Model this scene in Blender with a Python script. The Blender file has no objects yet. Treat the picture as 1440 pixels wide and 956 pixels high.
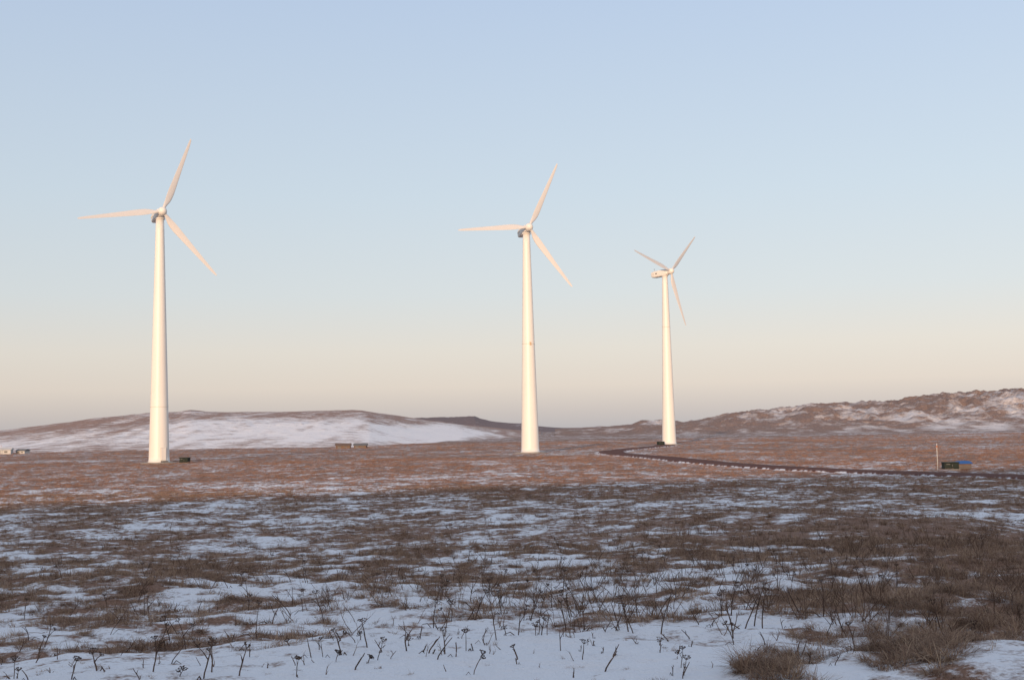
import bpy, math, random, bmesh
import numpy as np
from mathutils import Matrix, Vector
rng = np.random.default_rng(7)
random.seed(7)
S = bpy.context.scene
S.view_settings.view_transform = 'Standard'
S.view_settings.look = 'None'
S.view_settings.exposure = 0
CAMZ = 5.0
SUN_EL = math.radians(7.5)
SUN_AZ = math.radians(192)          # clockwise from +Y : behind the viewer, slightly left
SUNV = np.array([math.sin(SUN_AZ), math.cos(SUN_AZ)])

def lin(r, g, b, a=1.0):
    f = lambda c: (c/255/12.92) if c/255 <= 0.04045 else ((c/255+0.055)/1.055)**2.4
    return (f(r), f(g), f(b), a)

# ------------------------------------------------------------------ noise
def _h(ix, iy, s):
    v = np.sin(ix*127.1 + iy*311.7 + s*74.7)*43758.5453
    return v - np.floor(v)
def vnoise(x, y, s=0):
    xi = np.floor(x); yi = np.floor(y)
    fx = x-xi; fy = y-yi
    fx = fx*fx*(3-2*fx); fy = fy*fy*(3-2*fy)
    a = _h(xi, yi, s); b = _h(xi+1, yi, s); c = _h(xi, yi+1, s); d = _h(xi+1, yi+1, s)
    return (a*(1-fx)+b*fx)*(1-fy)+(c*(1-fx)+d*fx)*fy
def fbm(x, y, s=0, o=4):
    t = 0; a = 0.5; n = 0
    for i in range(o):
        t = t + a*vnoise(x, y, s+i*13.0); n += a
        x, y = x*1.6+y*1.2+3.1, y*1.6-x*1.2+1.7
        a *= 0.5
    return t/n
def sstep(a, b, x):
    t = np.clip((x-a)/(b-a), 0, 1)
    return t*t*(3-2*t)

# ------------------------------------------------------------------ terrain
ROAD = np.array([(170, 60), (90, 76), (58, 86), (45, 93), (38, 106), (31, 123), (25.5, 150), (21.5, 182), (17.6, 204),
                 (17.6, 219), (21, 233), (27, 252), (33, 270), (35, 282)], float)
def catmull(P, n=14):
    out = []
    Q = np.vstack([2*P[0]-P[1], P, 2*P[-1]-P[-2]])
    for i in range(1, len(Q)-2):
        for k in range(n):
            t = k/n
            out.append(0.5*((2*Q[i])+(-Q[i-1]+Q[i+1])*t+(2*Q[i-1]-5*Q[i]+4*Q[i+1]-Q[i+2])*t*t+(-Q[i-1]+3*Q[i]-3*Q[i+1]+Q[i+2])*t**3))
    out.append(P[-1])
    return np.array(out)
RC = catmull(ROAD)
def road_dist(x, y):
    x = np.asarray(x, float); y = np.asarray(y, float)
    best = np.full(x.shape, 1e9)
    for p in RC[::2]:
        best = np.minimum(best, (x-p[0])**2+(y-p[1])**2)
    return np.sqrt(best)
TURB = [(-57.9, 198.0), (3.0, 222.0), (36.9, 288.0)]
def H(x, y):
    x = np.asarray(x, float); y = np.asarray(y, float)
    d = np.hypot(x, y)
    z = np.interp(d, [0, 10, 20, 40, 80, 110, 150, 200, 225, 300, 400, 700, 9000], [3.3, 2.75, 2.2, 1.25, 0.5, 0.25, 0.1, 0.25, 0.42, 0.42, 0.15, 0.3, 0.5])
    rd = road_dist(x, y)
    keep = sstep(2.6, 6, rd)
    for tx, ty in TURB:
        keep = keep*sstep(3, 9, np.hypot(x-tx, y-ty))
    nearw = 1-sstep(120, 400, d)
    b = (fbm(x/9, y/9, 3)-0.5)*0.42*nearw*sstep(5, 30, d)
    b = b + (fbm(x/2.2, y/2.2, 9)-0.5)*0.30*nearw
    b = b + (fbm(x/0.55, y/0.55, 5, 3)-0.5)*0.15*(1-sstep(40, 90, d))*(0.6+0.4*sstep(13, 20, d))
    dr = 1-np.abs(2*fbm(x/1.7+y/4, y/0.9, 61, 3)-1)          # wind-shaped snow drifts
    b = b + (dr-0.7)*0.10*(1-sstep(16, 34, d))
    b = b + (fbm(x/60, y/60, 21)-0.5)*0.9*sstep(90, 300, d)
    m = 0.34*np.exp(-((x-10)/6.5)**2-((y-46)/9)**2) + 0.30*np.exp(-((x-5.6)/2.2)**2-((y-16.0)/1.8)**2) \
        + 0.25*np.exp(-((x-4.5)/1.6)**2-((y-11.5)/1.3)**2) + 0.25*np.exp(-((x-9)/4)**2-((y-26)/3)**2)
    return z + b*keep + m
def grass(x, y):
    x = np.asarray(x, float); y = np.asarray(y, float)
    d = np.hypot(x, y)+1e-6
    t = x/np.maximum(y, 1)
    g = np.interp(d, [9, 12.5, 15, 18, 22, 30, 40, 60, 90, 130, 200, 350, 600], [.04, .16, .32, .46, .56, .60, .62, .62, .65, .70, .74, .75, .71])
    g = g + 0.22*sstep(0.16, 0.32, t)*(1-sstep(24, 50, d)) + 0.18*np.exp(-((x-9.5)/5)**2-((y-40)/9)**2)
    n = fbm(x/2.2+fbm(x/6, y/6, 2), y/3.0, 31, 4)-0.5
    n2 = fbm(x/0.7, y/0.6, 37, 4)-0.5
    n3 = fbm(x/14, y/20, 41, 3)-0.5
    n4 = fbm(x/4.5, y/8, 43, 4)-0.5
    w = 1-0.6*sstep(70, 200, d)
    k = 0.5+0.5*sstep(11, 19, d)
    g = g + (n*0.70*w + n2*1.15*w)*k + n3*0.30 + n4*0.35*k
    return np.clip(g, 0, 1)

def mesh_obj(name, verts, faces, mat=None, smooth=True, parent=None, link=True):
    me = bpy.data.meshes.new(name)
    me.from_pydata([tuple(v) for v in verts], [], faces)
    me.update()
    if smooth:
        me.polygons.foreach_set('use_smooth', [True]*len(me.polygons))
    ob = bpy.data.objects.new(name, me)
    if link: S.collection.objects.link(ob)
    if mat: me.materials.append(mat)
    if parent: ob.parent = parent
    return ob
def fixn(ob):
    bm = bmesh.new(); bm.from_mesh(ob.data); bmesh.ops.recalc_face_normals(bm, faces=bm.faces); bm.to_mesh(ob.data); bm.free()
def grid_mesh(name, X, Y, Z, mat, wrap=False, attrs=None):
    nr, nc = X.shape
    v = np.stack([X.ravel(), Y.ravel(), Z.ravel()], 1)
    r = np.arange(nr-1)[:, None]; c = np.arange(nc if wrap else nc-1)[None, :]
    c2 = (c+1) % nc
    f = np.stack([(r*nc+c), (r*nc+c2), ((r+1)*nc+c2), ((r+1)*nc+c)], -1).reshape(-1, 4)
    me = bpy.data.meshes.new(name)
    me.vertices.add(len(v)); me.vertices.foreach_set('co', v.ravel())
    me.loops.add(f.size); me.loops.foreach_set('vertex_index', f.ravel())
    me.polygons.add(len(f)); me.polygons.foreach_set('loop_start', np.arange(0, f.size, 4)); 
    me.update(calc_edges=True); me.validate()
    me.polygons.foreach_set('use_smooth', [True]*len(me.polygons))
    if attrs:
        for k, a in attrs.items():
            at = me.attributes.new(k, 'FLOAT', 'POINT'); at.data.foreach_set('value', np.asarray(a, np.float32).ravel())
    me.materials.append(mat)
    ob = bpy.data.objects.new(name, me); S.collection.objects.link(ob)
    return ob

# ------------------------------------------------------------------ materials
def newmat(name, rough=0.85, spec=0.2):
    m = bpy.data.materials.new(name); m.use_nodes = True
    nt = m.node_tree; b = nt.nodes['Principled BSDF']
    b.inputs['Roughness'].default_value = rough
    b.inputs['Specular IOR Level'].default_value = spec
    return m, nt, b
def N(nt, t, **kw):
    n = nt.nodes.new(t)
    for k, v in kw.items(): setattr(n, k, v)
    return n
def noise(nt, scale, detail=4, rough=0.55, coord=None, stretch=None):
    n = N(nt, 'ShaderNodeTexNoise'); n.inputs['Scale'].default_value = scale
    n.inputs['Detail'].default_value = detail; n.inputs['Roughness'].default_value = rough
    tc = N(nt, 'ShaderNodeTexCoord')
    if stretch:
        mp = N(nt, 'ShaderNodeMapping'); mp.inputs['Scale'].default_value = stretch
        nt.links.new(tc.outputs['Object'], mp.inputs['Vector']); nt.links.new(mp.outputs['Vector'], n.inputs['Vector'])
    else:
        nt.links.new(tc.outputs['Object'], n.inputs['Vector'])
    return n.outputs['Fac']
def ramp(nt, fac, stops, interp='LINEAR'):
    r = N(nt, 'ShaderNodeValToRGB'); r.color_ramp.interpolation = interp
    e = r.color_ramp.elements
    while len(e) < len(stops): e.new(0.5)
    for i, (p, c) in enumerate(stops):
        e[i].position = p; e[i].color = c if len(c) == 4 else (*c, 1)
    nt.links.new(fac, r.inputs['Fac']); return r.outputs['Color']
def math_(nt, op, a, b=None, clamp=False):
    n = N(nt, 'ShaderNodeMath', operation=op); n.use_clamp = clamp
    for i, v in enumerate((a, b)):
        if v is None: continue
        if isinstance(v, (int, float)): n.inputs[i].default_value = v
        else: nt.links.new(v, n.inputs[i])
    return n.outputs[0]
def mix(nt, fac, a, b, mode='MIX'):
    n = N(nt, 'ShaderNodeMix', data_type='RGBA', blend_type=mode)
    if isinstance(fac, (int, float)): n.inputs[0].default_value = fac
    else: nt.links.new(fac, n.inputs[0])
    for i, v in ((6, a), (7, b)):
        if isinstance(v, tuple): n.inputs[i].default_value = v if len(v) == 4 else (*v, 1)
        else: nt.links.new(v, n.inputs[i])
    return n.outputs[2]
def bump(nt, b, h, strength, dist):
    n = N(nt, 'ShaderNodeBump'); n.inputs['Strength'].default_value = strength; n.inputs['Distance'].default_value = dist
    nt.links.new(h, n.inputs['Height']); nt.links.new(n.outputs['Normal'], b.inputs['Normal'])

def snowy(name, soilA, soilB, snowc=(0.78, 0.79, 0.82), fine=3.5, gain=3.2, streak=None, bs=0.5, bd=0.05, coarse=0.4, maxsnow=1.0):
    m, nt, b = newmat(name, 0.8, 0.15)
    at = N(nt, 'ShaderNodeAttribute', attribute_name='grass')
    n1 = noise(nt, fine, 6, 0.62, stretch=streak)
    n2 = noise(nt, coarse, 4, 0.6)
    n3 = noise(nt, fine*6, 3, 0.6)
    s = math_(nt, 'MULTIPLY', math_(nt, 'SUBTRACT', n1, 0.5), 1.5)
    s = math_(nt, 'ADD', s, math_(nt, 'MULTIPLY', math_(nt, 'SUBTRACT', n2, 0.5), 0.5))
    s = math_(nt, 'ADD', s, math_(nt, 'MULTIPLY', math_(nt, 'SUBTRACT', n3, 0.5), 0.6))
    v = math_(nt, 'ADD', at.outputs['Fac'], s)
    f = math_(nt, 'ADD', math_(nt, 'MULTIPLY', math_(nt, 'SUBTRACT', v, 0.5), gain), 0.5, clamp=True)
    if maxsnow < 1: f = math_(nt, 'ADD', math_(nt, 'MULTIPLY', f, maxsnow), 1-maxsnow)
    soil = mix(nt, ramp(nt, n3, [(0.3, (0, 0, 0)), (0.7, (1, 1, 1))]), soilA, soilB)
    sn = mix(nt, n2, tuple(c*0.94 for c in snowc), snowc)
    nt.links.new(mix(nt, f, sn, soil), b.inputs['Base Color'])
    hh = math_(nt, 'ADD', n1, math_(nt, 'MULTIPLY', n3, 0.35))
    bump(nt, b, hh, bs, bd)
    return m
M_ground = snowy('snowy_grassland', (0.29, 0.17, 0.115), (0.16, 0.095, 0.067), bs=0.85, bd=0.10)
M_hill = snowy('snowy_hillside', (0.38, 0.255, 0.20), (0.26, 0.17, 0.14), (0.88, 0.85, 0.84), fine=0.16, gain=1.8, coarse=0.03, bs=0.9, bd=1.4, maxsnow=0.97)
M_rock = snowy('rocky_ridge', (0.34, 0.24, 0.20), (0.17, 0.12, 0.10), (0.74, 0.72, 0.73), fine=0.25, gain=1.6, coarse=0.05, bs=0.9, bd=2.0, maxsnow=0.85)
M_far = snowy('distant_hillside', (0.20, 0.15, 0.145), (0.16, 0.12, 0.115), fine=0.06, gain=3, coarse=0.02, bs=0.6, bd=2.0)

# ------------------------------------------------------------------ ground sheet
a1 = np.linspace(-33, 33, 640); a2 = np.linspace(33, 327, 90)[1:-1]
ang = np.radians(np.concatenate([a1, a2]))
rad = np.concatenate([0.6*np.power(8/0.6, np.linspace(0, 1, 40))[:-1], 8*np.power(130/8, np.linspace(0, 1, 460))[:-1], 130*np.power(9000/130, np.linspace(0, 1, 220))])
A, R = np.meshgrid(ang, rad)
GX = R*np.sin(A); GY = R*np.cos(A)
GZ = H(GX, GY)
gr = grass(GX, GY)
rd = road_dist(GX, GY)
gr = np.where(rd < 3.4, np.clip(gr-0.25*(1-sstep(2.5, 3.4, rd)), 0, 1), gr)
grid_mesh('ground', GX, GY, GZ, M_ground, wrap=True, attrs={'grass': gr*0.9})

# ------------------------------------------------------------------ hills
def hy(x): return 602-(x-720)*0.01746
def hill(name, prof, Db, width, fall, mat, nx, nr, amp, rough_s, snowfn, seed, jag=0.0):
    px = np.array([p[0] for p in prof], float); E = np.array([hy(p[0])-p[1] for p in prof])
    xs = np.linspace(px[0], px[-1], nx)
    e = np.interp(xs, px, E); db = np.interp(xs, [p[0] for p in Db], [p[1] for p in Db])
    k = np.ones(9)/9
    if jag == 0: e = np.convolve(np.pad(e, 4, mode='edge'), k, 'valid')
    t = (xs-722)/1700
    u = np.concatenate([np.linspace(-0.08, 1, nr), np.linspace(1, 1+fall, nr//2)[1:]])
    U, T = np.meshgrid(u, t, indexing='ij')
    D = db[None, :]+U*width
    Dr = db+width
    zr = CAMZ+e*Dr/1700
    base = -0.2
    s = np.where(U <= 1, np.sin(np.clip(U, 0, 1)*math.pi/2)**1.25, 1-sstep(1, 1+fall, U)*1.25)
    X = T*D; Y = D
    Z = base+(zr[None, :]-base)*s - 2.5*np.clip(-U/0.08, 0, 1)
    nz = (fbm(X/rough_s, Y/rough_s, seed, 5)-0.5)
    ridg = 1-np.abs(2*fbm(X/(rough_s*0.3), Y/(rough_s*0.45), seed+5, 4)-1)
    hgt = np.clip((zr[None, :]-base)/14, 0, 1.3)*sstep(0.02, 0.4, U)
    Z = Z+nz*amp*hgt+jag*(ridg-0.75)*hgt*3
    Z = Z+jag*(fbm(X/5, Y/9, seed+9, 3)-0.5)*hgt*2.2
    if jag == 0:   # shallow gullies running down the slope
        gu = 1-np.abs(2*fbm(X/11+fbm(X/40, Y/40, 3)*2, Y/70, seed+30, 4)-1)
        Z = Z-(gu-.6)*1.1*hgt*np.sin(np.clip(U, 0, 1)*math.pi)
    at = np.clip(snowfn(xs[None, :]*np.ones_like(U), U, X, Y), 0, 1)
    return grid_mesh(name, X, Y, Z, mat, attrs={'grass': at})

def snowL(px, u, X, Y):
    n = fbm(X/45, Y/60, 77, 4)-0.5; n2 = fbm(X/6, Y/50, 79, 4)-0.5
    g = 0.86-0.72*np.exp(-((u-0.30)/0.30)**2)*sstep(160, 300, px)*(1-sstep(640, 740, px)) - 0.52*np.exp(-((u-.18)/.22)**2)*(1-sstep(160, 300, px))
    g = g-0.35*np.exp(-((px-625)/40)**2)*(u < .8)
    return g+n*0.5+n2*.7
hill('hill', [(-500, 625), (-260, 612), (-100, 612), (0, 606), (60, 598), (130, 589), (200, 584), (250, 582), (265, 579.5), (285, 580.5), (320, 581), (400, 580), (460, 579), (505, 579), (540, 584),
             (590, 591), (650, 597), (700, 602), (760, 607)],
     [(-500, 345), (0, 342), (400, 345), (520, 350), (650, 470), (760, 700)], 330, 1.0, M_hill, 620, 110, 3.0, 60, snowL, 11)
def snowF(px, u, X, Y): return 0.9+(fbm(X/60, Y/60, 5)-0.5)*0.6
hill('hill', [(430, 600), (520, 592), (560, 588.5), (590, 587.5), (650, 587), (668, 586), (676, 589), (690, 592), (710, 594), (735, 595), (745, 598), (780, 601), (830, 603), (900, 606)],
     [(430, 1250), (900, 1250)], 260, 1.0, M_far, 260, 40, 3, 90, snowF, 41, jag=0.35)
def snowR(px, u, X, Y):
    n = fbm(X/22, Y/50, 67, 5)-0.5
    n2 = fbm(X/8, Y/18, 69, 4)-0.5
    g = 0.80+n*1.0+n2*1.3-0.18*np.exp(-((u-0.42)/0.16)**2)*sstep(1180, 1300, px)-.20*np.exp(-((u-0.05)/0.10)**2)+.12*sstep(.7, 1, u)
    return g
hill('rocky_ridge', [(780, 604), (850, 600), (888, 597), (900, 592), (930, 591), (960, 594), (1000, 589), (1030, 582), (1050, 580), (1095, 575), (1130, 571), (1170, 569), (1200, 571), (1230, 567), (1262, 567),
                     (1290, 561), (1340, 557), (1385, 552), (1412, 551), (1440, 549), (1600, 541), (1800, 545), (2100, 575)],
     [(780, 620), (1000, 560), (1440, 520), (2100, 500)], 250, 0.9, M_rock, 1000, 130, 3.5, 45, snowR, 23, jag=1.3)

# slope behind the viewer whose shadow covers the foreground
xc = np.linspace(-520, 420, 200)
TANE = math.tan(SUN_EL); sx, sy = -SUNV
tt = (0.57*xc+87+135)/(sy-0.57*sx)
Hc = np.clip(tt, 20, 600)*TANE+0.5
Hc = Hc+(fbm(xc/30, xc*0, 15)-0.5)*1.6
v = np.linspace(0, 1, 60)
prof = np.concatenate([[-0.25], np.sin(np.linspace(0, math.pi, 59))**1.3])
yy = np.interp(v, [0, 0.5, 1], [-28, -135, -320])
Xh, Vh = np.meshgrid(xc, v); Yh = np.repeat(yy[:, None], len(xc), 1)
edge = sstep(-520, -420, Xh)*(1-sstep(320, 420, Xh))
Zh = 1.6+(np.repeat(prof[:, None], len(xc), 1))*(Hc[None, :]-1.6)*edge - (1-edge)*3
grid_mesh('hill', Xh, Yh, Zh, M_hill, attrs={'grass': np.clip(0.5+(fbm(Xh/20, Yh/20, 8)-.5), 0, 1)})

# ------------------------------------------------------------------ road
m, nt, b = newmat('red_gravel_road', 0.95, 0.1)
n1 = noise(nt, 1.2, 6); n2 = noise(nt, 14, 3)
col = mix(nt, n2, (0.085, 0.040, 0.033, 1), (0.17, 0.085, 0.068, 1))
u = N(nt, 'ShaderNodeAttribute', attribute_name='edge')
sn = math_(nt, 'MULTIPLY', math_(nt, 'SUBTRACT', math_(nt, 'ADD', u.outputs['Fac'], math_(nt, 'MULTIPLY', n1, 0.9)), 1.22), 8, clamp=True)
nt.links.new(mix(nt, sn, col, (0.75, 0.75, 0.78, 1)), b.inputs['Base Color'])
bump(nt, b, n2, 0.7, 0.05)
tan = np.gradient(RC, axis=0); tan /= np.linalg.norm(tan, axis=1)[:, None]
nor = np.stack([-tan[:, 1], tan[:, 0]], 1)
off = np.array([-2.6, -2.2, -1.4, -0.8, 0, 0.8, 1.4, 2.2, 2.6]); hz = np.array([-.25, .10, .06, .09, .14, .09, .06, .10, -.25])
eg = np.array([1, .75, .1, .1, .48, .1, .1, .75, 1])
wob = 1+(fbm(np.arange(len(RC))/6.0, np.zeros(len(RC)), 4)-.5)*.35
RX = RC[:, 0:1]+nor[:, 0:1]*off*wob[:, None]; RY = RC[:, 1:2]+nor[:, 1:2]*off*wob[:, None]
RZ = H(RC[:, 0], RC[:, 1])[:, None]+hz+0.05
grid_mesh('gravel_road', RX, RY, RZ, m, attrs={'edge': np.repeat(eg[None, :], len(RC), 0)})

# ------------------------------------------------------------------ grass scatter
def ribbon_tuft(nb, rad, lmin, lmax, w, flat, seed, lean=0.65, ell=1.0):
    r = np.random.default_rng(seed)
    V = []; F = []; C = []
    comb = r.uniform(0, 2*math.pi)
    subs = [(r.normal(0, rad*.7), r.normal(0, rad*.7*ell), r.uniform(.5, 1)) for _ in range(5)]
    for i in range(nb):
        sb = subs[r.integers(0, 5)]
        a = r.uniform(0, 2*math.pi); q = rad*.55*math.sqrt(r.uniform())*sb[2]
        bx, by = sb[0]+q*math.cos(a), sb[1]+q*math.sin(a)*ell
        da = a+r.normal(0, 1.0) if r.uniform() < .45 else comb+r.normal(0, .7)
        L = r.uniform(lmin, lmax)*sb[2]; th = abs(r.normal(lean, 0.35)); cur = r.uniform(0.4, 1.5)*flat
        p = np.array([bx, by, -0.02]); n = 4
        tw = r.uniform(-.8, .8); side = np.array([-math.sin(da+tw), math.cos(da+tw), 0])
        b0 = len(V)
        for k in range(n):
            ww = w*(1-(k/(n-1))**1.5*0.85)*r.uniform(.8, 1.1)
            V.append(p-side*ww/2); V.append(p+side*ww/2)
            t = th+cur*k/(n-1)
            p = p+np.array([math.cos(da)*math.sin(t), math.sin(da)*math.sin(t), math.cos(t)])*L/(n-1)
            if p[2] < 0.004: p[2] = 0.004+r.uniform(0, .02)
        cv = r.uniform()
        C += [cv]*(2*n)
        for k in range(n-1):
            F.append((b0+2*k, b0+2*k+1, b0+2*k+3, b0+2*k+2))
    return V, F, C
def grassmat(name, stops):
    m, nt, b = newmat(name, 0.75, 0.15)
    at = N(nt, 'ShaderNodeAttribute', attribute_name='cv')
    oi = N(nt, 'ShaderNodeObjectInfo')
    f = math_(nt, 'ADD', math_(nt, 'MULTIPLY', at.outputs['Fac'], 0.6), math_(nt, 'MULTIPLY', oi.outputs['Random'], 0.4))
    c = ramp(nt, f, stops)
    nt.links.new(c, b.inputs['Base Color'])
    tr = N(nt, 'ShaderNodeBsdfTranslucent'); nt.links.new(c, tr.inputs['Color'])
    mx = N(nt, 'ShaderNodeMixShader'); mx.inputs[0].default_value = 0.25
    nt.links.new(b.outputs[0], mx.inputs[1]); nt.links.new(tr.outputs[0], mx.inputs[2])
    nt.links.new(mx.outputs[0], nt.nodes['Material Output'].inputs['Surface'])
    return m
M_g = grassmat('dry_grass', [(0.0, (0.075, 0.046, 0.034)), (0.35, (0.21, 0.132, 0.092)), (0.7, (0.38, 0.26, 0.18)), (1.0, (0.60, 0.45, 0.32))])
M_gf = grassmat('dry_grass_sunlit_tint', [(0.0, (0.15, 0.080, 0.054)), (0.4, (0.31, 0.170, 0.114)), (0.75, (0.42, 0.255, 0.175)), (1.0, (0.54, 0.38, 0.27))])  # field grass: low-sun warmth painted into the colour, more orange than near grass
def tuft_coll(name, specs, mat):
    col = bpy.data.collections.new(name)
    for i, s in enumerate(specs):
        V, F, C = ribbon_tuft(*s)
        ob = mesh_obj(name+'_tuft_%d' % i, V, F, mat, smooth=False, link=False)
        at = ob.data.attributes.new('cv', 'FLOAT', 'POINT'); at.data.foreach_set('value', np.array(C, np.float32))
        col.objects.link(ob)
    return col
def scatter(name, P, rot, scl, idx, col):
    me = bpy.data.meshes.new(name)
    me.vertices.add(len(P)); me.vertices.foreach_set('co', P.astype(np.float32).ravel())
    a = me.attributes.new('rot', 'FLOAT_VECTOR', 'POINT'); a.data.foreach_set('vector', rot.astype(np.float32).ravel())
    a = me.attributes.new('scl', 'FLOAT_VECTOR', 'POINT'); a.data.foreach_set('vector', scl.astype(np.float32).ravel())
    a = me.attributes.new('idx', 'INT', 'POINT'); a.data.foreach_set('value', idx.astype(np.int32))
    ob = bpy.data.objects.new(name, me); S.collection.objects.link(ob)
    ng = bpy.data.node_groups.new(name, 'GeometryNodeTree')
    ng.interface.new_socket('Geometry', in_out='INPUT', socket_type='NodeSocketGeometry')
    ng.interface.new_socket('Geometry', in_out='OUTPUT', socket_type='NodeSocketGeometry')
    gi = ng.nodes.new('NodeGroupInput'); go = ng.nodes.new('NodeGroupOutput')
    ci = ng.nodes.new('GeometryNodeCollectionInfo'); ci.inputs['Collection'].default_value = col
    ci.inputs['Separate Children'].default_value = True; ci.inputs['Reset Children'].default_value = True
    ip = ng.nodes.new('GeometryNodeInstanceOnPoints'); ip.inputs['Pick Instance'].default_value = True
    def na(n, t):
        q = ng.nodes.new('GeometryNodeInputNamedAttribute'); q.data_type = t; q.inputs['Name'].default_value = n; return q.outputs[0]
    L = ng.links
    L.new(gi.outputs[0], ip.inputs['Points']); L.new(ci.outputs[0], ip.inputs['Instance'])
    L.new(na('rot', 'FLOAT_VECTOR'), ip.inputs['Rotation']); L.new(na('scl', 'FLOAT_VECTOR'), ip.inputs['Scale']); L.new(na('idx', 'INT'), ip.inputs['Instance Index'])
    L.new(ip.outputs[0], go.inputs[0])
    md = ob.modifiers.new('scatter', 'NODES'); md.node_group = ng
    return ob
def wedge(n, d0, d1, hw=0.52, pad=2):
    y = np.sqrt(rng.uniform(d0**2, d1**2, n)); x = rng.uniform(-1, 1, n)*(y*hw+pad)
    return x, y
near_col = tuft_coll('dry_grass', [(90, .12, .08, .24, .006, 1.2, 1), (80, .10, .08, .20, .006, 1.4, 2), (120, .16, .10, .28, .006, 1.5, 3),
                                   (50, .06, .10, .26, .005, 1.0, 4), (130, .20, .08, .24, .007, 1.7, 5), (80, .13, .12, .32, .006, 1.2, 6, .4)], M_g)
far_col = tuft_coll('field_grass', [(80, .35, .10, .24, .022, 1.1, 11), (90, .45, .10, .20, .025, 1.2, 12), (60, .25, .12, .26, .02, .9, 13), (100, .6, .08, .18, .028, 1.4, 14)], M_gf)
def build_scatter(name, sets, col, nv):
    X = []; Y = []; SC = []
    for (n, d0, d1, s0, s1, thr, pw) in sets:
        x, y = wedge(n, d0, d1)
        g = grass(x, y)
        pr = sstep(thr, thr+0.2, g)*pw
        ok = (rng.uniform(0, 1, n) < pr) & (road_dist(x, y) > 2.9)
        for tx, ty in TURB: ok &= np.hypot(x-tx, y-ty) > 2.2
        x, y = x[ok], y[ok]
        X.append(x); Y.append(y); SC.append(rng.uniform(s0, s1, len(x))*(0.6+0.5*g[ok]))
    X = np.concatenate(X); Y = np.concatenate(Y); SC = np.concatenate(SC)
    Z = H(X, Y)-0.01
    n = len(X)
    rot = np.stack([rng.normal(0, .12, n), rng.normal(0, .12, n), rng.uniform(0, 6.283, n)], 1)
    scl = np.stack([SC, SC, SC*rng.uniform(.55, 1.2, n)], 1)
    print(name, n)
    return scatter(name, np.stack([X, Y, Z], 1), rot, scl, rng.integers(0, nv, n), col)
build_scatter('dry_grass', [(22000, 7, 36, .5, 1.25, .42, .95), (42000, 34, 100, .7, 1.5, .44, .62), (3600, 7, 30, .22, .6, -.2, .5)], near_col, 6)
build_scatter('field_grass', [(32000, 80, 200, .6, 1.15, .40, .7), (28000, 180, 420, .8, 1.5, .36, .6)], far_col, 4)

# ------------------------------------------------------------------ dead plants
class Tubes:
    def __init__(s): s.V = []; s.F = []
    def tube(s, pts, rads, n=5):
        pts = [Vector(p) for p in pts]; b0 = len(s.V)
        for i, p in enumerate(pts):
            d = (pts[min(i+1, len(pts)-1)]-pts[max(i-1, 0)]).normalized()
            a = d.orthogonal().normalized(); c = d.cross(a)
            for k in range(n):
                t = 2*math.pi*k/n
                s.V.append(p+(a*math.cos(t)+c*math.sin(t))*rads[i])
        for i in range(len(pts)-1):
            for k in range(n):
                s.F.append((b0+i*n+k, b0+i*n+(k+1) % n, b0+(i+1)*n+(k+1) % n, b0+(i+1)*n+k))
        s.F.append(tuple(b0+(len(pts)-1)*n+k for k in range(n)))
m, nt, b = newmat('dead_stem', 0.8, 0.15)
nt.links.new(ramp(nt, noise(nt, 9, 3), [(0.3, (0.050, 0.032, 0.026)), (0.7, (0.14, 0.09, 0.068))]), b.inputs['Base Color'])
M_stem = m
m, nt, b = newmat('twig_bark', 0.8, 0.15)
nt.links.new(ramp(nt, noise(nt, 5, 3), [(0.3, (0.07, 0.042, 0.032)), (0.7, (0.22, 0.15, 0.11))]), b.inputs['Base Color'])
M_twig = m
def umbel(T, top, d, size):
    d = d.normalized(); a = d.orthogonal().normalized(); c = d.cross(a)
    n = random.randint(8, 14)
    for i in range(n):
        t = 2*math.pi*i/n+random.uniform(-.3, .3); s = random.uniform(.35, 1)
        e = top+(a*math.cos(t)+c*math.sin(t))*size*s+d*size*random.uniform(.55, .95)*(1.1-.35*s)
        mid = (top+e)/2+d*size*0.02+(a*math.cos(t)+c*math.sin(t))*size*.12*s
        T.tube([top, mid, e], [.0025, .002, .0018], 4)
        for k in range(4):
            q = Vector((random.uniform(-1, 1), random.uniform(-1, 1), random.uniform(.1, .9)))*size*.2
            T.tube([e, e+q*.7, e+q], [.0018, .0034, .005], 4)
def stem(T, base, h, r, lean, head, hs=.04):
    az = random.uniform(0, 6.28); p = Vector(base); d = Vector((math.cos(az)*lean, math.sin(az)*lean, 1)).normalized()
    pts = [p-Vector((0, 0, .04))]; rr = [r]
    n = 6
    for i in range(n):
        d = (d+Vector((random.uniform(-1, 1), random.uniform(-1, 1), 0))*.12).normalized()
        p = p+d*h/n; pts.append(p.copy()); rr.append(r*(1-.5*(i+1)/n)*(1.3 if i == 2 else 1))
    T.tube(pts, rr, 6)
    if head: umbel(T, p, d, hs)
    return pts, d
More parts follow.
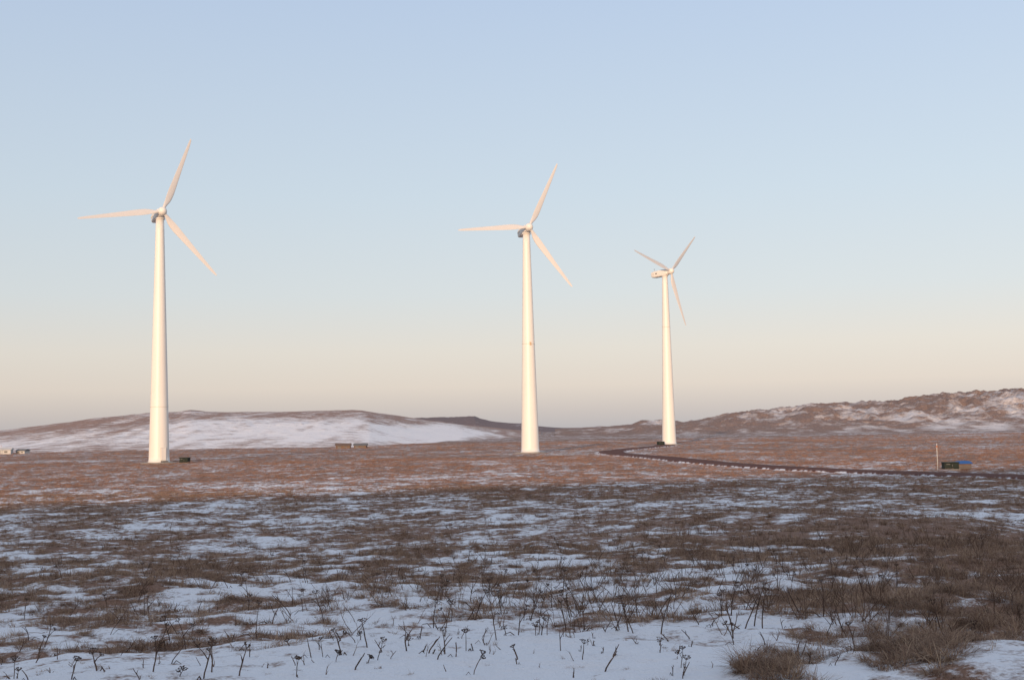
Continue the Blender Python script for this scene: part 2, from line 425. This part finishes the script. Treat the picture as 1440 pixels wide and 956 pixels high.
def umbel_plant(T, x, d, h, kind, r=.0065):
    z = float(H(x, d))
    pts, dd = stem(T, (x, d, z), h, r, .3 if kind else .7, kind, random.uniform(.028, .06))
    if random.random() < .75:
        q = pts[3]; az = random.uniform(0, 6.28); e = Vector((math.cos(az), math.sin(az), 1.1)).normalized()*h*.42
        T.tube([q, q+e*.5+Vector((0, 0, .01)), q+e], [r*.75, r*.6, r*.45], 5)
        if kind and random.random() < .6: umbel(T, q+e, e, .032)
        elif random.random() < .5:
            f = Vector((random.uniform(-1, 1), random.uniform(-1, 1), .6)).normalized()*h*.22
            T.tube([q+e*.6, q+e*.6+f], [r*.5, r*.35], 4)
    if random.random() < .6:
        az = random.uniform(0, 6.28); e = Vector((math.cos(az), math.sin(az), .35)).normalized()*h*.5
        T.tube([pts[0], pts[0]+e*.6+Vector((0, 0, .05)), pts[0]+e*1.1], [r, r*.8, r*.5], 5)
UM = [(-.297, 11.9, .26, 1), (-.256, 11.6, .30, 1), (-.249, 11.9, .20, 1), (-.227, 11.7, .22, 1), (-.143, 13.2, .22, 1), (-.122, 13.4, .24, 1), (-.133, 11.9, .16, 0),
      (.080, 14.9, .24, 0), (.091, 14.8, .33, 1), (.117, 14.6, .42, 0), (.185, 14.9, .42, 0), (.193, 15.1, .44, 1), (.200, 14.8, .38, 1), (.176, 14.2, .45, 0), (.35, 12.4, .34, 1), (.362, 12.9, .30, 0),
      (-.342, 11.9, .15, 1), (-.042, 17, .34, 0), (-.035, 17.3, .4, 1), (.011, 17, .34, 1), (.04, 15.6, .3, 1), (.055, 15.5, .4, 0), (-.073, 13, .18, 0), (-.09, 13.4, .2, 0), (.07, 12.1, .2, 0), (.0, 12.4, .1, 1), (.25, 15.4, .36, 1), (.285, 17, .4, 1), (.31, 19, .42, 1), (-.2, 17, .3, 0), (-.3, 19, .28, 1), (-.39, 14, .2, 1)]
for (t, d, h, kind) in UM:
    T = Tubes(); umbel_plant(T, t*d, d, h*1.2, kind, .0085)
    mesh_obj('dried_umbel_plant', T.V, T.F, M_stem)
T = Tubes()
for i in range(260):
    d = random.uniform(12.5, 34); t = random.gauss(.03, .23)
    if abs(t) < .46: umbel_plant(T, t*d, d, random.uniform(.16, .46)*(.65 if d < 14 else 1), random.random() < .35, random.uniform(.005, .008))
for i in range(75):
    d = random.uniform(11.4, 15); t = random.uniform(-.44, .3)
    umbel_plant(T, t*d, d, random.uniform(.05, .2), random.random() < .25, random.uniform(.004, .007))
mesh_obj('dried_weed_stalks', T.V, T.F, M_stem)
def branch(T, p, d, L, r, depth):
    n = 4; pts = [p]; rr = [r]
    for i in range(n):
        d = (d+Vector((random.uniform(-1, 1), random.uniform(-1, 1), random.uniform(-.3, .6)))*.22).normalized()
        p = p+d*L/n; pts.append(p); rr.append(r*(1-.55*(i+1)/n))
        if depth > 0 and random.random() < .62:
            e = (d+Vector((random.uniform(-1, 1), random.uniform(-1, 1), random.uniform(-.2, .6)))*.85).normalized()
            branch(T, p, e, L*random.uniform(.35, .6), rr[-1]*.7, depth-1)
    T.tube(pts, rr, 4)
T = Tubes()
def shrub(x, y, h, k):
    z = float(H(x, y))
    for i in range(k):
        az = random.uniform(0, 6.28); l = random.uniform(.2, 1.1)
        branch(T, Vector((x+random.uniform(-.08, .08), y+random.uniform(-.08, .08), z-.03)), Vector((math.cos(az)*l, math.sin(az)*l, 1)).normalized(), h*random.uniform(.6, 1.1), random.uniform(.004, .0085), 2)
for i in range(105):
    y = random.uniform(14.6, 26); shrub(random.gauss(.07, .10)*y, y, random.uniform(.28, .55), random.randint(1, 4))
for i in range(150):
    y = random.uniform(14, 42); shrub(random.uniform(.14, .45)*y, y, random.uniform(.28, .55), random.randint(2, 5))
for i in range(280):
    y = random.uniform(17, 60); shrub(random.uniform(-.45, .45)*y, y, random.uniform(.2, .42), random.randint(1, 4))
for i in range(70):
    y = random.uniform(11.7, 18); shrub(random.uniform(-.45, .3)*y, y, random.uniform(.06, .2), 1)
for (t, d) in [(.262, 14.8), (.27, 15.3), (.30, 13.4), (.34, 13.9), (.39, 15), (.41, 17), (.37, 19), (.33, 21)]:
    shrub(t*d, d, .55, 6)
mesh_obj('bare_twig_shrubs', T.V, T.F, M_twig)
# matted clumps lower right
bigc = tuft_coll('grass_tussock', [(420, .20, .18, .48, .007, 1.5, 51, .8, .8), (380, .18, .16, .44, .007, 1.7, 52, .9, .9), (460, .24, .16, .40, .008, 1.6, 53, 1.0, .8)], M_g)
bp = [(.205, 12.5), (.215, 12.7), (.225, 12.4), (.21, 12.2), (.30, 12.3), (.31, 12.0), (.325, 12.5), (.335, 12.1), (.35, 12.7), (.36, 12.2), (.345, 13.3), (.32, 13.2), (.375, 13.1), (.39, 12.6), (.40, 13.6), (.36, 14.2), (.385, 14.8),
      (.33, 11.6), (.34, 11.9), (.31, 11.7), (.29, 14), (.31, 14.6), (.20, 11.8), (.215, 11.7), (.22, 20), (.235, 20.5), (.37, 17.5), (.38, 18), (.395, 17.8), (.36, 18.3), (.32, 15.8), (.33, 16.2), (.42, 15), (.26, 18.5), (.30, 19), (.345, 16.8), (.40, 16)]
bp = np.array(bp+[(t+rng.normal(0, .014), d+rng.normal(0, .38)) for _ in range(5) for t, d in bp])
bx = bp[:, 0]*bp[:, 1]; by = bp[:, 1]; n = len(bp)
s = rng.uniform(.45, 1.0, n)
scatter('grass_tussock', np.stack([bx, by, H(bx, by)-.02], 1), np.stack([rng.normal(0, .15, n), rng.normal(0, .15, n), rng.uniform(0, 6.28, n)], 1), np.stack([s, s, s*.95], 1), rng.integers(0, 3, n), bigc)

# ------------------------------------------------------------------ turbines
m, nt, b = newmat('turbine_paint', 0.42, 0.4)
c0 = mix(nt, noise(nt, 0.7, 5, .6, stretch=(1, 1, .12)), (0.64, 0.625, 0.595, 1), (0.78, 0.77, 0.74, 1))
nt.links.new(c0, b.inputs['Base Color']); M_paint = m
m, nt, b = newmat('blade_paint', 0.5, 0.3)
nt.links.new(mix(nt, noise(nt, .6, 3), (0.53, 0.53, 0.54, 1), (0.58, 0.58, 0.59, 1)), b.inputs['Base Color']); M_blade = m
m, nt, b = newmat('rust_stain', 0.8); 
nt.links.new(mix(nt, noise(nt, 6, 4), (0.42, 0.26, 0.12, 1), (0.6, 0.5, 0.38, 1)), b.inputs['Base Color']); M_rust = m
m, nt, b = newmat('dark_metal', 0.6); nt.links.new(mix(nt, noise(nt, 3), (0.10, 0.10, 0.10, 1), (0.17, 0.165, 0.16, 1)), b.inputs['Base Color']); M_dark = m
m, nt, b = newmat('grey_seam', 0.7); nt.links.new(mix(nt, noise(nt, 3), (0.52, 0.49, 0.44, 1), (0.62, 0.59, 0.54, 1)), b.inputs['Base Color']); M_seam = m
m, nt, b = newmat('concrete', 0.9); nt.links.new(mix(nt, noise(nt, 3), (0.20, 0.19, 0.18, 1), (0.32, 0.30, 0.28, 1)), b.inputs['Base Color']); M_conc = m

def lathe(name, prof, mat, n=64, parent=None, cap=True):
    V = []; F = []
    for r, z in prof:
        for k in range(n):
            t = 2*math.pi*k/n; V.append((r*math.cos(t), r*math.sin(t), z))
    for i in range(len(prof)-1):
        for k in range(n):
            F.append((i*n+k, i*n+(k+1) % n, (i+1)*n+(k+1) % n, (i+1)*n+k))
    if cap:
        F.append(tuple(range(n))[::-1]); F.append(tuple((len(prof)-1)*n+k for k in range(n)))
    return mesh_obj(name, V, F, mat, True, parent)
def box(name, cx, cy, cz, sx, sy, sz, mat, parent=None, bev=0.0, seg=2):
    V = [(cx+a*sx/2, cy+b_*sy/2, cz+c*sz/2) for a in (-1, 1) for b_ in (-1, 1) for c in (-1, 1)]
    F = [(0, 1, 3, 2), (4, 6, 7, 5), (0, 4, 5, 1), (2, 3, 7, 6), (0, 2, 6, 4), (1, 5, 7, 3)]
    ob = mesh_obj(name, V, F, mat, False, parent)
    if bev:
        mo = ob.modifiers.new('b', 'BEVEL'); mo.width = bev; mo.segments = seg; mo.limit_method = 'NONE'
    return ob
def blade(name, ang, parent, pitch=8):
    zk = [.35, .7, 1.2, 1.9, 2.7, 3.6, 5, 7, 9, 11, 12.4, 13.1, 13.45, 13.55]
    ck = [.50, .50, .62, .92, 1.12, 1.16, 1.04, .86, .70, .54, .43, .34, .20, .05]
    tk_ = [.50, .50, .46, .40, .34, .28, .22, .16, .12, .085, .07, .055, .04, .02]
    zs = np.unique(np.concatenate([np.linspace(.35, 13.1, 40), [13.3, 13.45, 13.55]]))
    ch = np.interp(zs, zk, ck); th = np.interp(zs, zk, tk_)
    n = 28; V = []; F = []
    for z, c, tk in zip(zs, ch, th):
        rnd = max(0, min(1, (1.9-z)/1.0)); tw = math.radians(pitch+14*(1-z/13.5)**2)
        for k in range(n):
            t = 2*math.pi*k/n
            ux = math.cos(t); uy = math.sin(t)
            taper = 1-(1-rnd)*(.5+.5*ux)*.6
            x = -ux*c/2+(1-rnd)*c*.18; y = uy*tk/2*taper
            xr = x*math.cos(tw)-y*math.sin(tw); yr = x*math.sin(tw)+y*math.cos(tw)
            V.append((xr, yr-z*z*0.0025, z))
    for i in range(len(zs)-1):
        for k in range(n): F.append((i*n+k, i*n+(k+1) % n, (i+1)*n+(k+1) % n, (i+1)*n+k))
    F.append(tuple(range(n))); F.append(tuple((len(zs)-1)*n+k for k in range(n)))
    ob = mesh_obj(name, V, F, M_blade, False, parent)
    fixn(ob)
    ob.rotation_euler = (0, math.radians(ang), 0)
    return ob
def turbine(x, y, hub, yaw, phase, doorang, seams, stain, pitch):
    z0 = float(H(x, y))
    e = bpy.data.objects.new('wind_turbine', None); S.collection.objects.link(e)
    e.location = (x, y, z0); e.rotation_euler = (0, 0, math.radians(yaw))
    top = hub-0.85
    lathe('foundation', [(2.9, -.5), (2.9, .12), (2.75, .2), (1.7, .22)], M_conc, 48, e)
    lathe('tower', [(1.78, .2), (1.78, .3), (1.66, .31), (1.63, 1)]+[(1.63-(1.63-.66)*((k/20)**1.0), 1+(top-1)*k/20) for k in range(1, 21)], M_paint, 64, e)
    R = lambda zz: 1.63-(.97)*((zz-1)/(top-1))
    for i, zz in enumerate(seams):
        r = R(zz); lathe('flange_ring_%d' % (i+1), [(r-.05, zz-.05), (r+.02, zz-.045), (r+.02, zz+.045), (r-.05, zz+.05)], M_seam, 64, e, cap=False)
        if stain:
            V = []; F = []
            for j in range(5):
                for k in range(4):
                    a = math.radians(-90-yaw+10+k*6.+random.uniform(-2, 2)); V.append(((R(zz)+.035)*math.cos(a), (R(zz)+.035)*math.sin(a), zz+.35-j*.16-random.uniform(0, .1)))
            for j in range(4):
                for k in range(3): F.append((j*4+k, j*4+k+1, j*4+k+5, j*4+k+4))
            if i == 0: mesh_obj('rust_patch', V, F, M_rust, True, e)
    de = bpy.data.objects.new('door', None); S.collection.objects.link(de); de.parent = e
    de.rotation_euler = (0, 0, math.radians(doorang-yaw))
    box('door_leaf', 0, -1.60, 1.5, .85, .16, 2.0, M_paint, de, .05)
    box('door_frame', 0, -1.58, 1.5, 1.0, .12, 2.16, M_seam, de, .04)
    box('door_step_1', 0, -2.0, .3, 1.1, .5, .3, M_dark, de, .02)
    h = bpy.data.objects.new('rotor_head', None); S.collection.objects.link(h); h.parent = e
    h.location = (0, 0, hub); h.rotation_euler = (math.radians(-5), 0, 0)
    lathe('yaw_ring', [(.70, top-.02), (.82, top), (.82, top+.18), (.7, top+.2)], M_paint, 32, e)
    secs = [(-1.25, .50, .52, 0.0), (-1.15, .60, .60, 0), (-1.0, .68, .68, 0), (-.2, .80, .78, 0), (1.4, .85, .82, .02), (2.9, .80, .78, .05), (3.6, .70, .70, .1), (3.85, .58, .58, .11), (3.95, .45, .45, .12)]
    n = 48; V = []; F = []
    for (yy_, hw, hh, dz) in secs:
        for k in range(n):
            t = 2*math.pi*k/n; c, s_ = math.cos(t), math.sin(t); p = .45
            V.append((hw*math.copysign(abs(c)**p, c), yy_, dz+hh*math.copysign(abs(s_)**p, s_)))
    for i in range(len(secs)-1):
        for k in range(n): F.append((i*n+k, i*n+(k+1) % n, (i+1)*n+(k+1) % n, (i+1)*n+k))
    F.append(tuple(range(n))[::-1]); F.append(tuple((len(secs)-1)*n+k for k in range(n)))
    fixn(mesh_obj('nacelle', V, F, M_paint, False, h))
    box('cooling_vent_1', .83, 2.9, .15, .05, .5, .3, M_seam, h, .02)
    box('cooling_vent_2', -.83, 2.9, .15, .05, .5, .3, M_seam, h, .02)
    box('lettering_panel', -.86, 2.0, .1, .03, .5, .25, M_dark if yaw > 35 else M_seam, h, .01)
    box('wind_vane_mast', .2, 3.3, 1.1, .05, .05, .7, M_seam, h)
    box('wind_vane', .2, 3.3, 1.5, .05, .4, .08, M_seam, h)
    sp = lathe('hub_spinner', [(.55, -.62), (.68, -.56), (.72, -.45), (.74, 0), (.66, .38), (.50, .62), (.28, .78), (.08, .84)], M_paint, 40, h)
    sp.rotation_euler = (math.radians(90), 0, 0); sp.location = (0, -1.95, 0)
    r = bpy.data.objects.new('rotor', None); S.collection.objects.link(r); r.parent = h; r.location = (0, -1.95, 0)
    for i in range(3): blade('blade_%d' % (i+1), phase+120*i, r, pitch)
turbine(-57.9, 198, 41.0, 28, 20.5, 42, [9.2], False, 10)
turbine(3.0, 222, 41.2, 15, 25.5, 150, [20.0], True, 10)
turbine(36.9, 288, 41.1, 42, 46.5, 150, [28.0], False, 8)

# ------------------------------------------------------------------ small objects
m, nt, b = newmat('green_paint', 0.75); nt.links.new(mix(nt, noise(nt, 3), (0.016, 0.022, 0.018, 1), (0.026, 0.034, 0.028, 1)), b.inputs['Base Color']); M_green = m
m, nt, b = newmat('blue_tarp', 0.5); nt.links.new(mix(nt, noise(nt, 3), (0.02, 0.07, 0.22, 1), (0.035, 0.11, 0.32, 1)), b.inputs['Base Color']); M_blue = m
m, nt, b = newmat('white_siding', 0.7); nt.links.new(mix(nt, noise(nt, 2), (0.42, 0.42, 0.42, 1), (0.55, 0.55, 0.54, 1)), b.inputs['Base Color']); M_white = m
m, nt, b = newmat('weathered_wood', 0.85); nt.links.new(mix(nt, noise(nt, 2), (0.10, 0.07, 0.055, 1), (0.2, 0.14, 0.11, 1)), b.inputs['Base Color']); M_wood = m
m, nt, b = newmat('orange_paint', 0.6); nt.links.new(mix(nt, noise(nt, 8), (0.5, 0.12, 0.03, 1), (0.6, 0.2, 0.05, 1)), b.inputs['Base Color']); M_or = m
def util(x, y, sx, sy, sz, rz, name='transformer_cabinet'):
    e = bpy.data.objects.new(name, None); S.collection.objects.link(e); e.location = (x, y, float(H(x, y))); e.rotation_euler = (0, 0, math.radians(rz))
    box('plinth', 0, 0, .0, sx+.2, sy+.2, .2, M_conc, e, .02)
    box('body', 0, 0, .1+sz/2, sx, sy, sz, M_green, e, .04)
    box('lid', 0, -.02, .1+sz+.045, sx+.1, sy+.12, .08, M_green, e, .03)
    box('door_left', -sx*.24, -sy/2-.015, .12+sz/2, sx*.44, .03, sz*.82, M_green, e, .01)
    box('door_right', sx*.24, -sy/2-.015, .12+sz/2, sx*.44, .03, sz*.82, M_green, e, .01)
    box('handle', .06, -sy/2-.05, .12+sz*.55, .04, .05, .18, M_dark, e)
    box('vent', -sx*.24, -sy/2-.04, .1+sz*.8, sx*.25, .02, sz*.1, M_dark, e)
    return e
def tarp(parent, w_, d_, z_):
    V = []; F = []
    for i in range(11):
        for j in range(11):
            u_, v_ = i/10*2-1, j/10*2-1; rr_ = max(abs(u_), abs(v_))
            V.append((u_*w_, v_*d_, z_-.9*max(0, rr_-.78)+random.uniform(0, .05)*(rr_ < .8)+.10*(1-rr_)))
    for i in range(10):
        for j in range(10): F.append((i*11+j, (i+1)*11+j, (i+1)*11+j+1, i*11+j+1))
    mesh_obj('tarp', V, F, M_blue, True, parent)
util(-53.0, 195.5, 1.4, 1.1, .75, -8)
util(34.5, 285, 1.5, 1.1, .7, 15)
gx, gy = 43.4, 121.0
e = util(gx, gy, 1.4, 1.2, .6, -6)
g2 = bpy.data.objects.new('tarp_covered_crate', None); S.collection.objects.link(g2); g2.location = (gx+1.3, gy+.1, float(H(gx+1.3, gy+.3))+.02)
box('crate', 0, 0, .3, 1.3, 1.1, .6, M_wood, g2, .02)
box('crate_slat_1', 0, -.57, .15, 1.34, .03, .1, M_dark, g2); box('crate_slat_2', 0, -.57, .32, 1.34, .03, .1, M_dark, g2)
tarp(g2, .80, .72, .76)
def post(x, y, h, mat, name='marker_post'):
    e = bpy.data.objects.new(name, None); S.collection.objects.link(e); e.location = (x, y, float(H(x, y))-.05)
    lathe('pole', [(.04, 0), (.035, h), (.015, h+.03)], mat, 10, e)
    lathe('base_collar', [(.12, 0), (.12, .12), (.05, .16)], M_conc, 12, e)
    lathe('reflective_band', [(.05, h-.35), (.05, h-.2)], M_or, 10, e, cap=False)
post(41.1, 118, 2.7, M_white)
def shed(x, y, w, d, h, rz, wall, roof, name):
    e = bpy.data.objects.new(name, None); S.collection.objects.link(e); e.location = (x, y, float(H(x, y))); e.rotation_euler = (0, 0, math.radians(rz))
    box('walls', 0, 0, h/2-.1, w, d, h+.2, wall, e)
    o = .25; V = [(-w/2-o, -d/2-o, h), (w/2+o, -d/2-o, h), (w/2+o, d/2+o, h), (-w/2-o, d/2+o, h), (-w/2-o, 0, h+d*.22), (w/2+o, 0, h+d*.22)]
    mesh_obj('roof', V, [(0, 1, 5, 4), (3, 4, 5, 2), (0, 4, 3), (1, 2, 5), (0, 3, 2, 1)], roof, False, e)
    box('door', -w*.25, -d/2-.03, h*.42, .9, .05, h*.82, M_dark, e)
    box('window', w*.2, -d/2-.03, h*.55, .8, .05, h*.35, M_dark, e)
shed(-140, 333, 4.2, 3, 1.2, 10, M_white, M_white, 'storage_shed')
shed(-136, 336, 2.6, 2.5, .8, -10, M_white, M_dark, 'storage_shed')
shed(-47.5, 338, 4.0, 3, .8, 4, M_wood, M_wood, 'low_shed')
shed(-42.8, 339, 3.4, 3, .7, 0, M_wood, M_dark, 'low_shed')
post(-141.5, 331, 3.5, M_white, 'utility_pole'); post(-139.8, 331, 2.6, M_white, 'utility_pole')

# ------------------------------------------------------------------ light + sky
sl = bpy.data.lights.new('sun', 'SUN'); sl.energy = 4.3; sl.angle = math.radians(0.5); sl.color = (1.0, 0.67, 0.43)
so = bpy.data.objects.new('sun', sl); S.collection.objects.link(so)
dv = Vector((SUNV[0]*math.cos(SUN_EL), SUNV[1]*math.cos(SUN_EL), math.sin(SUN_EL)))
so.rotation_euler = dv.to_track_quat('Z', 'Y').to_euler(); so.location = dv*300

w = bpy.data.worlds.new('World'); S.world = w; w.use_nodes = True
nt = w.node_tree; nt.nodes.clear()
out = N(nt, 'ShaderNodeOutputWorld')
sk = N(nt, 'ShaderNodeTexSky', sky_type='NISHITA'); sk.sun_disc = False; sk.sun_elevation = SUN_EL; sk.sun_rotation = SUN_AZ
b1 = N(nt, 'ShaderNodeBackground'); b1.inputs[1].default_value = 0.12; nt.links.new(sk.outputs[0], b1.inputs[0])
tc = N(nt, 'ShaderNodeTexCoord'); sp = N(nt, 'ShaderNodeSeparateXYZ'); nt.links.new(tc.outputs['Generated'], sp.inputs[0])
col = ramp(nt, sp.outputs['Z'], [(0.0, lin(190, 187, 191)), (0.012, lin(202, 195, 195)), (0.035, lin(224, 213, 206)), (0.065, lin(227, 220, 214)), (0.11, lin(217, 222, 226)), (0.19, lin(207, 220, 232)), (0.34, lin(190, 208, 233)), (0.7, lin(172, 190, 220))])
# warm brightening of the sky on the sun's side (behind the viewer)
warm = math_(nt, 'MULTIPLY', sp.outputs['Y'], -1.0)
warm = math_(nt, 'MULTIPLY', math_(nt, 'ADD', warm, 0.1, clamp=True), 0.6)
col = mix(nt, warm, col, (0.95, 0.80, 0.64, 1))
side = math_(nt, 'ADD', math_(nt, 'MULTIPLY', sp.outputs['X'], 0.12), 1.05)
col = mix(nt, 1.0, col, side, 'MULTIPLY')
b2 = N(nt, 'ShaderNodeBackground'); b2.inputs[1].default_value = 1.0; nt.links.new(col, b2.inputs[0])
ms = N(nt, 'ShaderNodeMixShader'); ms.inputs[0].default_value = 0.85
nt.links.new(b1.outputs[0], ms.inputs[1]); nt.links.new(b2.outputs[0], ms.inputs[2]); nt.links.new(ms.outputs[0], out.inputs[0])

# ------------------------------------------------------------------ camera
cd = bpy.data.cameras.new('camera'); cd.sensor_width = 36; cd.lens = 36*1700/1440; cd.clip_end = 20000; cd.clip_start = 0.1
co = bpy.data.objects.new('camera', cd); S.collection.objects.link(co)
pitch = math.atan(124/1700)
co.matrix_world = Matrix.Translation((0, 0, CAMZ)) @ Matrix.Rotation(math.radians(90)+pitch, 4, 'X') @ Matrix.Rotation(math.radians(-1.0), 4, 'Z')
S.camera = co
